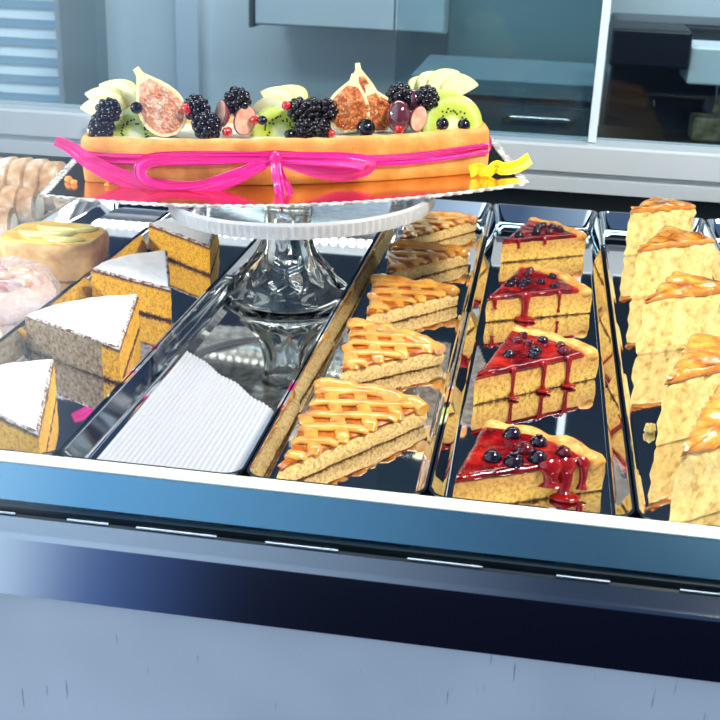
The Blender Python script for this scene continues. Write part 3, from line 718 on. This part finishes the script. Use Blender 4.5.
# ribbon
rib = noisy('pink_raffia', [(.3, (.80, .008, .22)), (.55, (.93, .03, .40)), (.75, (.98, .16, .55))], 30, .25, bump=.6, bscale=90, dist=.002, stretch=(.15, 1, 3), coat=.4)
rib.node_tree.nodes['Principled BSDF'].inputs['Alpha'].default_value = .86
def catmull(pts, n=8):
    P_ = [Vector(p) for p in pts]; out = []
    for i in range(len(P_) - 1):
        a, b, c, d = P_[max(0, i - 1)], P_[i], P_[i + 1], P_[min(len(P_) - 1, i + 2)]
        for k in range(n):
            t = k / n; out.append(.5 * ((2 * b) + (c - a) * t + (2 * a - 5 * b + 4 * c - d) * t * t + (3 * b - a - 3 * c + d) * t ** 3))
    out.append(P_[-1]); return out
def strip(mb, pts, width, sd=0, th_=.0003, twist=0.):
    """creased band: its width stands across the path, mostly in the u-w plane"""
    c = catmull(pts); n = len(c); K = 15; rs = []
    for i, p in enumerate(c):
        t = (c[min(i + 1, n - 1)] - c[max(i - 1, 0)]).normalized()
        wd = width[0] + (width[1] - width[0]) * math.sin(PI * i / (n - 1)) if isinstance(width, tuple) else width
        out = Vector((0, -1, 0)); sd_ = t.cross(out)
        if sd_.length < .2: sd_ = Vector((0, 0, 1))
        sd_.normalize()
        a = twist * math.sin(i / n * 5 + sd); sd_ = (sd_ * math.cos(a) + out * math.sin(a)).normalized(); nr = t.cross(sd_).normalized()
        row = []
        for k in range(K):
            s = k / (K - 1) - .5
            ph = nz((s * 2.5 + sd * 3.1, i * .03, sd), 1.0, .0022) * (1 - abs(s)) + nz((k * .83 + sd, i * .05, 7), 1.0, .0011)
            row.append(p + sd_ * wd * s + nr * ph)
        back = [q + nr * th_ for q in reversed(row)]
        rs.append(row + back)
    mb.rings(rs); return mb
rb = empty('ribbon', 'bright pink raffia ribbon tied in a bow round the fruit tart', 'ribbon'); place(rb, 0, 0, 0)
def fy(u, e=.0022): return -.046 + bow(u, -.05, .018, tv) - e
def band(us, ws, e=.0022): return [(u, fy(u, e), w) for u, w in zip(us, ws)]
m = MB()
strip(m, band([-.1695, -.14, -.10, -.06, -.03, -.003], [.024, .0215, .0205, .0205, .0215, .0225]), .0095, 1)
strip(m, band([-.003, .03, .06, .10, .14, .1775], [.0225, .0195, .0165, .0160, .0185, .0222]), .0095, 2)
strip(m, [(.1775, -.045, .0222), (.1815, -.038, .0225), (.1820, .0, .0225), (.1815, .050, .022), (.17, .0565, .022), (.0, .0570, .018), (-.16, .0565, .022), (-.1705, .050, .0225), (-.1708, .0, .024), (-.1708, -.038, .024), (-.1695, -.0465, .024)], .009, 3)
m.build('band', rib, rb, angle=80)
m = MB(); strip(m, [(-.186, -.058, .038), (-.174, -.059, .032), (-.160, -.062, .0215), (-.135, -.066, .008), (-.105, -.073, .0), (-.075, -.078, -.0015), (-.045, -.079, .004), (-.012, -.076, .018)], (.008, .0155), 4, twist=.25); m.build('loose_end', rib, rb, angle=80)
m = MB(); strip(m, [(-.004, -.075, .022), (-.035, -.077, .0105), (-.066, -.079, .001), (-.095, -.078, -.0005), (-.113, -.075, .006), (-.116, -.072, .016), (-.106, -.071, .0225), (-.078, -.073, .0245), (-.041, -.075, .0245), (-.004, -.075, .0235)], (.008, .0115), 5, twist=.2); m.build('bow_loop', rib, rb, angle=80)
m = MB(); strip(m, [(-.003, -.075, .023), (.026, -.080, .0225), (.052, -.081, .021), (.070, -.078, .0175), (.0735, -.074, .014), (.066, -.073, .010), (.048, -.0745, .0075), (.026, -.076, .0125), (-.001, -.075, .0215)], (.009, .0135), 6, twist=.2); m.build('bow_loop', rib, rb, angle=80)
m = MB(); strip(m, [(-.003, -.076, .023), (-.0025, -.083, .012), (-.001, -.088, .002), (.001, -.100, -.005), (.002, -.131, -.006)], .0085, 7, twist=.2); m.build('tail', rib, rb, angle=80)
m = MB(); strip(m, [(-.002, -.076, .022), (.002, -.082, .010), (.007, -.090, .001), (.009, -.102, -.003)], .005, 8); m.build('tail', rib, rb, angle=80)
m = MB(); m.ball((-.003, -.0765, .0225), .0052, 14, 8, sc=(1.0, .7, 1.1), jit=.3); m.build('knot', rib, rb)
# yellow zigzag
yz = [(.158, -.072), (.166, -.070), (.172, -.074), (.180, -.071), (.186, -.075), (.200, -.070), (.210, -.064)]
m = MB(); strip(m, [(u, v, .0068 + .0022 * math.sin(i * 2.4) + max(0, u - .17) * .16) for i, (u, v) in enumerate(yz)], .0105, 3, .0009, .5)
yo = tag(m.build('curling_ribbon', P('yellow_plastic', (.95, .82, .02), .35), angle=80), 'short yellow crimped ribbon at the right corner of the cake board', 'ribbon'); place(yo, .002, .004, -.001)

# ---- fruit
apple_f = P('apple_flesh', (.96, .92, .58), .25, 0., Coat_Weight=.8, Subsurface_Weight=.25, Subsurface_Scale=.004)
apple_s = P('apple_skin', (.82, .76, .25), .3, 0., Coat_Weight=.6)
def apple_slice(u, v, w, ang, lean, label, L_=.044, wd=.0145, flip=1):
    """wedge of apple: straight core edge, bowed skin edge; long axis local z, pivot at its lower end"""
    t = empty('apple_slice', label, 'apple slice', group='apple slices on the fruit tart')
    m = MB(); rs = []; n = 18; sk = []
    for i in range(n + 1):
        s = i / n; b_ = math.sin(PI * s) ** .75
        x0 = -.0012 - .0018 * b_; x1 = wd * b_ + .0006; th_ = .0016 + .0018 * b_
        z = L_ * s
        rs.append([(x0, -.0008, z), (x1 * .55, -th_, z), (x1 * .92, -th_ * 1.05, z), (x1 * .92, th_ * 1.05, z), (x1 * .55, th_, z), (x0, .0008, z)])
        sk.append([(x1 * .90, -th_ * 1.08, z), (x1, -th_ * .8, z), (x1 * 1.05, 0, z), (x1, th_ * .8, z), (x1 * .90, th_ * 1.08, z), (x1 * .93, 0, z)])
    if flip < 0:
        rs = [[(-x, y, z) for x, y, z in r_] for r_ in rs]; sk = [[(-x, y, z) for x, y, z in r_] for r_ in sk]
    m.rings(rs); m.build('flesh', apple_f, t, angle=60)
    m = MB(); m.rings(sk); m.build('skin', apple_s, t, angle=60)
    place(t, u, v, w, (R(lean), R(ang), 0)); return t
apple_slice(-.1340, -.0200, .0420, -68, -14, 'pale apple slice lowest in the fan at the left end of the tart', .042, .017)
apple_slice(-.1330, -.0155, .0440, -54, -12, 'pale apple slice in the middle of the fan at the left end', .043, .018)
apple_slice(-.1270, -.0110, .0450, -42, -10, 'pale apple slice highest in the fan at the left end, beside the fig', .042, .021)
apple_slice(.0060, -.0200, .0400, -62, -14, 'apple slice lowest of the three behind the middle kiwi', .034, .017)
apple_slice(.0090, -.0155, .0420, -44, -12, 'apple slice between the two others behind the middle kiwi', .036, .018)
apple_slice(.0160, -.0110, .0420, -34, -10, 'apple slice with its tip highest behind the middle kiwi', .034, .019)
apple_slice(.1190, -.0040, .0600, 22, -10, 'short apple slice leftmost in the fan behind the right-hand kiwi', .018, .009, -1)
apple_slice(.1250, -.0080, .0590, 36, -10, 'second apple slice from the left in the fan above the right kiwi', .026, .012, -1)
apple_slice(.1310, -.0120, .0570, 48, -10, 'broad apple slice pointing up right in the fan above the right kiwi', .035, .014, -1)
apple_slice(.1390, -.0150, .0560, 68, -8, 'apple slice pointing out at the right end above the kiwi', .037, .016, -1)

def kiwi_mat():
    m, nt, b = new_mat('kiwi_flesh'); N = nt.nodes; L = nt.links
    tc = N.new('ShaderNodeTexCoord'); sx = N.new('ShaderNodeSeparateXYZ'); L.new(tc.outputs['Object'], sx.inputs[0])
    cb = N.new('ShaderNodeCombineXYZ'); L.new(sx.outputs[0], cb.inputs[0]); L.new(sx.outputs[1], cb.inputs[1])
    ln = N.new('ShaderNodeVectorMath'); ln.operation = 'LENGTH'; L.new(cb.outputs[0], ln.inputs[0])
    at = N.new('ShaderNodeMath'); at.operation = 'ARCTAN2'; L.new(sx.outputs[1], at.inputs[0]); L.new(sx.outputs[0], at.inputs[1])
    c2 = N.new('ShaderNodeCombineXYZ'); ml = N.new('ShaderNodeMath'); ml.operation = 'MULTIPLY'; ml.inputs[1].default_value = 5; L.new(at.outputs[0], ml.inputs[0]); L.new(ml.outputs[0], c2.inputs[0])
    m2 = N.new('ShaderNodeMath'); m2.operation = 'MULTIPLY'; m2.inputs[1].default_value = 60; L.new(ln.outputs['Value'], m2.inputs[0]); L.new(m2.outputs[0], c2.inputs[1])
    n = N.new('ShaderNodeTexNoise'); n.inputs['Scale'].default_value = 1.6; L.new(c2.outputs[0], n.inputs[0])
    ma = N.new('ShaderNodeMath'); ma.operation = 'MULTIPLY_ADD'; ma.inputs[1].default_value = .006; L.new(n.outputs[0], ma.inputs[0]); L.new(ln.outputs['Value'], ma.inputs[2])
    r = N.new('ShaderNodeValToRGB'); e = r.color_ramp.elements; e[0].position = .20; e[0].color = (.86, .88, .56, 1); e[1].position = .98; e[1].color = (.52, .60, .10, 1)
    for p, c in ((.32, (.74, .82, .34)), (.44, (.46, .56, .05)), (.75, (.58, .68, .09)), (.90, (.66, .78, .26))): x = e.new(p); x.color = (*c, 1)
    dv = N.new('ShaderNodeMath'); dv.operation = 'MULTIPLY'; dv.inputs[1].default_value = 1 / .027; L.new(ma.outputs[0], dv.inputs[0]); L.new(dv.outputs[0], r.inputs[0])
    L.new(r.outputs[0], b.inputs['Base Color']); b.inputs['Roughness'].default_value = .2; b.inputs['Coat Weight'].default_value = .8
    b.inputs['Subsurface Weight'].default_value = .25; b.inputs['Subsurface Scale'].default_value = .004
    return m
kw = kiwi_mat(); kseed = P('kiwi_seed', (.01, .008, .006), .2); kskin = P('kiwi_rim', (.42, .48, .10), .5)
def kiwi(u, v, w, tilt, yaw_, label, r=.0245, th_=.0055):
    t = empty('kiwi_slice', label, 'kiwi slice', group='kiwi slices on the fruit tart')
    m = MB(); m.lathe([(.002, 0), (r * .5, 0), (r * .96, 0), (r, .0006), (r, th_ - .0006), (r * .96, th_), (r * .5, th_), (.002, th_)], 56); m.build('flesh', kw, t, angle=40)
    m = MB(); m.lathe([(r + .0001, .0007), (r + .0005, .001), (r + .0005, th_ - .001), (r + .0001, th_ - .0007)], 56); m.build('rim', kskin, t)
    m = MB(); rg = random.Random(int(u * 9999))
    for k in range(34):
        a = 2 * PI * k / 34 + rg.uniform(-.06, .06); q = r * rg.uniform(.36, .56)
        m.ball((q * math.cos(a), q * math.sin(a), th_), .00078, 6, 5, sc=(1.3, 1.3, .6))
    m.build('seeds', kseed, t)
    place(t, u, v, w, (R(tilt), 0, R(yaw_))); return t
kiwi(-.1240, -.0230, .0330, 66, -6, 'kiwi slice at the left end of the tart, behind the crust', .0250)
kiwi(.0000, -.0230, .0330, 68, 0, 'kiwi slice in the middle of the tart beside the berry heap', .0250)
kiwi(.1485, -.0290, .0385, 76, 0, 'upright kiwi slice at the right end with a clear white core', .0255)
kiwi(.1410, -.0170, .0440, 76, -8, 'kiwi slice behind the upright one, only its green top showing', .0225)

fig_skin = noisy('fig_skin', [(.3, (.34, .22, .05)), (.5, (.60, .52, .16)), (.75, (.74, .68, .30))], 50, .4, bump=.2, stretch=(3, 3, .7), coat=.3)
fig_rim = P('fig_rim', (.93, .80, .50), .35, 0., Subsurface_Weight=.2, Subsurface_Scale=.003)
def pulp_mat(nm, a, b, c): return noisy(nm, [(.32, a), (.5, b), (.68, c)], 190, .18, detail=4, bump=.8, bscale=420, dist=.0022, coat=.8, sss=.15, distort=.8)
pulpA = pulp_mat('pink_fig_pulp', (.72, .22, .10), (.82, .38, .22), (.95, .82, .70)); pulpB = pulp_mat('amber_fig_pulp', (.26, .030, .004), (.62, .15, .02), (.90, .46, .18))
def fig(u, v, w, L_, wd, rot, label, pulp, stem=.16, name='fig_half'):
    """half a fig: teardrop body cut flat, cut side local -y, stalk up +z, pivot at the base"""
    t = empty(name, label, 'fig', group='cut figs on the fruit tart')
    prof = []
    for i in range(33):
        s = i / 32
        q = math.sqrt(max(0, 1 - ((s - .36) / .36) ** 2)) if s < .36 else math.cos(PI / 2 * (s - .36) / .64) ** 1.25
        nk = stem * (1.1 - .25 * abs(s - .85) / .15) if s > .80 else 0
        prof.append((max(q, nk, .04) * wd / 2, s * L_))
    m = MB(); rs = []
    n = 14
    for r_, z in prof:
        rs.append([(r_ * math.cos(PI * k / n), r_ * .92 * math.sin(PI * k / n), z) for k in range(n + 1)])
    m.rings(rs, closed=True); m.build('skin', fig_skin, t, angle=60)
    m = MB()                                                   # pale flesh bordering the pulp
    def face(sc, y, zc, zs, top):
        ring = []
        sub = [p for p in prof if p[1] <= L_ * top]
        for r_, z in sub: ring.append((r_ * sc, y, zc + (z - zc) * zs))
        for r_, z in reversed(sub): ring.append((-r_ * sc, y, zc + (z - zc) * zs))
        return ring
    zc = L_ * .36
    m.rings([face(.99, 0, zc, .99, 1), face(.97, -.0007, zc, .98, 1)], cap0=False); m.build('flesh_rim', fig_rim, t, angle=50)
    m = MB(); base = face(.86, -.0006, zc, .90, .86)
    rr_ = [base]
    for f in (.9, .7, .45, .2, .05):
        rr_.append([(x * f, -.0012 - .0016 * (1 - f) + nz((x * f, z, L_), 420, .0012), zc + (z - zc) * f) for x, y, z in base])
    m.rings(rr_, cap0=False)
    rg = random.Random(int(abs(u) * 1e5))
    k = 0
    while k < 70:
        s = rg.random(); i = int(s * 32)
        if prof[i][1] > L_ * .70: continue
        x = rg.uniform(-.75, .75) * prof[i][0]; z = zc + (prof[i][1] - zc) * .8
        m.ball((x, -.0026, z), rg.uniform(.0006, .0011), 6, 4, sc=(1, .8, 1.8)); k += 1
    m.build('pulp', pulp, t, angle=80)
    place(t, u, v, w, rot); return t
fig(-.0880, -.0330, .0365, .064, .041, (R(-10), R(-29), R(6)), 'large pink-fleshed fig half leaning left near the left end of the tart', pulpA)
fig(.0550, -.0330, .0345, .050, .038, (R(-6), R(12), R(-6)), 'amber fig piece on the left of the middle fig trio', pulpB, .2)
fig(.0740, -.0200, .0360, .055, .032, (R(-6), R(-6), 0), 'tall fig piece with its stalk highest, behind the two others', pulpB)
fig(.0895, -.0310, .0345, .042, .033, (R(-6), R(-18), R(10)), 'amber fig piece on the right of the middle fig trio', pulpB, .2)

def blackberry_mesh(r, sd):
    m = MB(); rg = random.Random(sd); n = 30
    m.ball((0, 0, 0), r * .82, 12, 8, sc=(1, 1, 1.1))
    for k in range(n):
        z = 1 - 2 * (k + .5) / n; a = k * 2.39996; q = math.sqrt(1 - z * z)
        m.ball((q * math.cos(a) * r * .78, q * math.sin(a) * r * .78, z * r * .88), r * rg.uniform(.31, .38), 10, 7)
    return m
blackm = noisy('blackberry_skin', [(.35, (.002, .002, .004)), (.65, (.007, .003, .008))], 120, .07, bump=0)
def blackberry(u, v, w, r, label, sd):
    o = tag(blackberry_mesh(r, sd).build('blackberry', blackm, angle=80), label, 'blackberry', 'blackberries on the fruit tart'); rg = random.Random(sd)
    place(o, u, v, w, (rg.uniform(-.9, .9), rg.uniform(-.9, .9), rg.uniform(0, 3))); return o
for i, (u, v, w, r, lab) in enumerate([
    (-.1445, -.0330, .0575, .0102, 'blackberry on top of another at the left end of the tart'),
    (-.1510, -.0350, .0440, .0106, 'blackberry low at the left end, under another blackberry'),
    (-.0700, -.0290, .0570, .0108, 'blackberry just right of the large pink fig, upper of two'),
    (-.0620, -.0380, .0440, .0118, 'wide blackberry just right of the large fig, lower of two'),
    (-.0355, -.0270, .0620, .0112, 'blackberry perched above the two pink grape halves'),
    (.0170, -.0330, .0540, .0098, 'blackberry at the top left of the middle berry heap'),
    (.0290, -.0310, .0545, .0096, 'blackberry at the top middle of the middle berry heap'),
    (.0410, -.0290, .0525, .0096, 'blackberry at the top right of the middle heap, against the fig'),
    (.0215, -.0400, .0390, .0096, 'blackberry at the lower left of the middle berry heap'),
    (.0345, -.0400, .0395, .0094, 'blackberry at the lower right of the middle berry heap'),
    (.1275, -.0270, .0610, .0098, 'blackberry beside the right-hand kiwi and apple fan'),
    (.1040, -.0220, .0600, .0120, 'large blackberry above the grape, right of the fig trio')]):
    blackberry(u, v, w, r, lab, 70 + i)
blue_m = noisy('blueberry_skin', [(.35, (.003, .003, .007)), (.65, (.010, .009, .020))], 180, .07, bump=0)
def blueberry(u, v, w, r, label):
    t = empty('blueberry', label, 'blueberry', group='blueberries on the fruit tart')
    m = MB(); m.ball((0, 0, 0), r, 20, 14, sc=(1, 1, .9)); m.build('skin', blue_m, t)
    m = MB(); m.lathe([(r * .22, r * .80), (r * .40, r * .84), (r * .46, r * .98), (r * .38, r * .95), (r * .26, r * .86)], 14, fn=lambda q, z, a: (q * (1 + .14 * math.cos(5 * a)), z)); m.build('crown', blue_m, t)
    place(t, u, v, w, (R(50), R(20), 0)); return t
for u, v, w, r, lab in [(-.1205, -.0330, .0595, .0052, 'blueberry between the left apple fan and the large fig'), (.0735, -.0445, .0400, .0082, 'big blueberry in front of the fig trio'),
    (.1385, -.0470, .0425, .0056, 'blueberry on the left in front of the right-hand kiwi'), (.1570, -.0455, .0410, .0056, 'blueberry on the right in front of the right-hand kiwi'),
    (-.0140, -.0420, .0480, .0042, 'small blueberry on the left of the middle kiwi'), (.0085, -.0450, .0360, .0046, 'small blueberry low in front of the middle kiwi')]:
    blueberry(u, v, w, r, lab)
cur_m = P('currant_red', (.55, .012, .015), .08, 0., Coat_Weight=1., Subsurface_Weight=.3, Subsurface_Scale=.004)
def currant(u, v, w, r, label):
    t = empty('red_currant', label, 'currant', group='red currants on the fruit tart')
    MB().ball((0, 0, 0), r, 18, 12).build('skin', cur_m, t)
    m = MB(); m.tube([(0, 0, r * .95), (0, 0, r * 1.25)], [.0006, .0003], 6); m.build('tip', P('currant_tip', (.10, .05, .02), .6) if 'currant_tip' not in bpy.data.materials else bpy.data.materials['currant_tip'], t)
    place(t, u, v, w, (R(70), R(30), 0)); return t
for u, v, w, r, lab in [(-.0775, -.0360, .0580, .0048, 'red currant against the right side of the large fig'), (-.0440, -.0445, .0395, .0045, 'red currant below the two pink grape halves'),
    (.0065, -.0360, .0590, .0042, 'red currant at the top left of the middle berry heap'), (.1015, -.0455, .0385, .0045, 'red currant below the dark grape, right of the fig trio'), (.0440, -.0450, .0360, .0036, 'red currant low at the right of the middle berry heap'),
    (-.0205, -.0375, .0480, .0042, 'red currant between the pink grape half and the middle kiwi')]:
    currant(u, v, w, r, lab)
gsk = P('grape_skin', (.26, .05, .07), .12, 0., Coat_Weight=1., Subsurface_Weight=.3, Subsurface_Scale=.005)
gfl = noisy('grape_flesh', [(.35, (.62, .26, .20)), (.6, (.80, .52, .38))], 90, .12, bump=.1, coat=1., sss=.3)
def grape(u, v, w, r, rot, label, mat_s=gsk):
    t = empty('grape_half', label, 'grape', group='grape halves on the fruit tart')
    m = MB(); rs = []; n = 16
    for j in range(13):
        s = PI * (j + .15) / 12.3; z = -math.cos(s) * r * 1.35; q = math.sin(s) * r
        rs.append([(q * math.cos(PI * k / n), q * math.sin(PI * k / n), z) for k in range(n + 1)])
    m.rings(rs); m.build('skin', mat_s, t, angle=60)
    m = MB(); ring = [(r * .93 * math.cos(2 * PI * k / 28), -.0004, r * 1.27 * math.sin(2 * PI * k / 28)) for k in range(28)]
    m.rings([ring] + [[(x * f, -.0004 - .0006 * (1 - f), z * f) for x, y, z in ring] for f in (.9, .5, .1)], cap0=False); m.build('cut_face', gfl, t, angle=60)
    place(t, u, v, w, rot); return t
grape(-.0500, -.0330, .0530, .0090, (R(-20), R(-16), R(-50)), 'pink grape half standing left of a red currant near the big fig')
grape(-.0290, -.0370, .0475, .0098, (R(-12), R(30), R(22)), 'pink grape half with its pale cut face by the middle kiwi')
grape(.1020, -.0380, .0480, .0105, (R(10), 0, R(178)), 'dark red grape half under the large blackberry', P('dark_grape', (.10, .02, .035), .10, 0., Coat_Weight=1., Subsurface_Weight=.2, Subsurface_Scale=.005))
grape(.1190, -.0390, .0460, .0085, (R(-8), R(34), R(30)), 'pinkish grape half leaning beside the right-hand kiwi')
grape(.1160, -.0240, .0585, .0075, (R(8), R(10), R(175)), 'dark grape half between the two right-hand blackberries', bpy.data.materials['dark_grape'])

# ------------------------------------------------------------------ light
wd = bpy.data.worlds.new('street_daylight'); scn.world = wd; wd.use_nodes = True
nt = wd.node_tree; N = nt.nodes; L = nt.links; bg = N['Background']
tc = N.new('ShaderNodeTexCoord'); sx = N.new('ShaderNodeSeparateXYZ'); L.new(tc.outputs['Generated'], sx.inputs[0])
# open street to the left, shaded house fronts and paving elsewhere
rx = N.new('ShaderNodeValToRGB'); e = rx.color_ramp.elements
e[0].position = .29; e[0].color = (1.30, 1.65, 2.05, 1); e[1].position = .52; e[1].color = (.07, .12, .22, 1)
mpx = N.new('ShaderNodeMapRange'); mpx.inputs[1].default_value = -1; mpx.inputs[2].default_value = 1; L.new(sx.outputs['X'], mpx.inputs[0]); L.new(mpx.outputs[0], rx.inputs[0])
rg_ = N.new('ShaderNodeValToRGB'); e = rg_.color_ramp.elements
e[0].position = .29; e[0].color = (1.7, 2.1, 2.4, 1); e[1].position = .385; e[1].color = (.008, .010, .030, 1); x = e.new(.325); x.color = (.12, .26, .75, 1)
L.new(mpx.outputs[0], rg_.inputs[0])
rz = N.new('ShaderNodeValToRGB'); rz.color_ramp.elements[0].position = .42; rz.color_ramp.elements[1].position = .52
mpz = N.new('ShaderNodeMapRange'); mpz.inputs[1].default_value = -1; mpz.inputs[2].default_value = 1; L.new(sx.outputs['Z'], mpz.inputs[0]); L.new(mpz.outputs[0], rz.inputs[0])
mx = N.new('ShaderNodeMix'); mx.data_type = 'RGBA'; L.new(rz.outputs[0], mx.inputs[0]); L.new(rg_.outputs[0], mx.inputs[6]); L.new(rx.outputs[0], mx.inputs[7])
L.new(mx.outputs[2], bg.inputs['Color']); bg.inputs['Strength'].default_value = 1.0
def area(name, loc, target, sx_, sy_, power, col):
    l = bpy.data.lights.new(name, 'AREA'); l.shape = 'RECTANGLE'; l.size = sx_; l.size_y = sy_; l.energy = power; l.color = col
    o = bpy.data.objects.new(name, l); C.objects.link(o); o.location = loc
    o.rotation_euler = (Vector(target) - Vector(loc)).to_track_quat('-Z', 'Y').to_euler(); return o
area('case_lamp', (.46, .62, .90), (-.08, .85, .03), .30, .12, 15, (1., .91, .76))
area('room_lamp', (.0, 1.95, 1.6), (-.15, 2.6, -.1), 2.4, .4, 52, (.92, .96, 1.))

l2 = area('left_fill_light', (-.92, .72, .34), (-.38, .98, .02), .20, .08, .75, (1., .94, .84)); l2.data.spread = R(75)  # added fill, out of view, brightening the shaded slices and pastries at left
scn.view_settings.view_transform = 'Standard'; scn.view_settings.look = 'None'; scn.view_settings.gamma = 1; scn.view_settings.exposure = .28
scn.cycles.sample_clamp_indirect = 6; scn.cycles.max_bounces = 14; scn.cycles.transparent_max_bounces = 16; scn.cycles.transmission_bounces = 12
scn.cycles.use_denoising = True
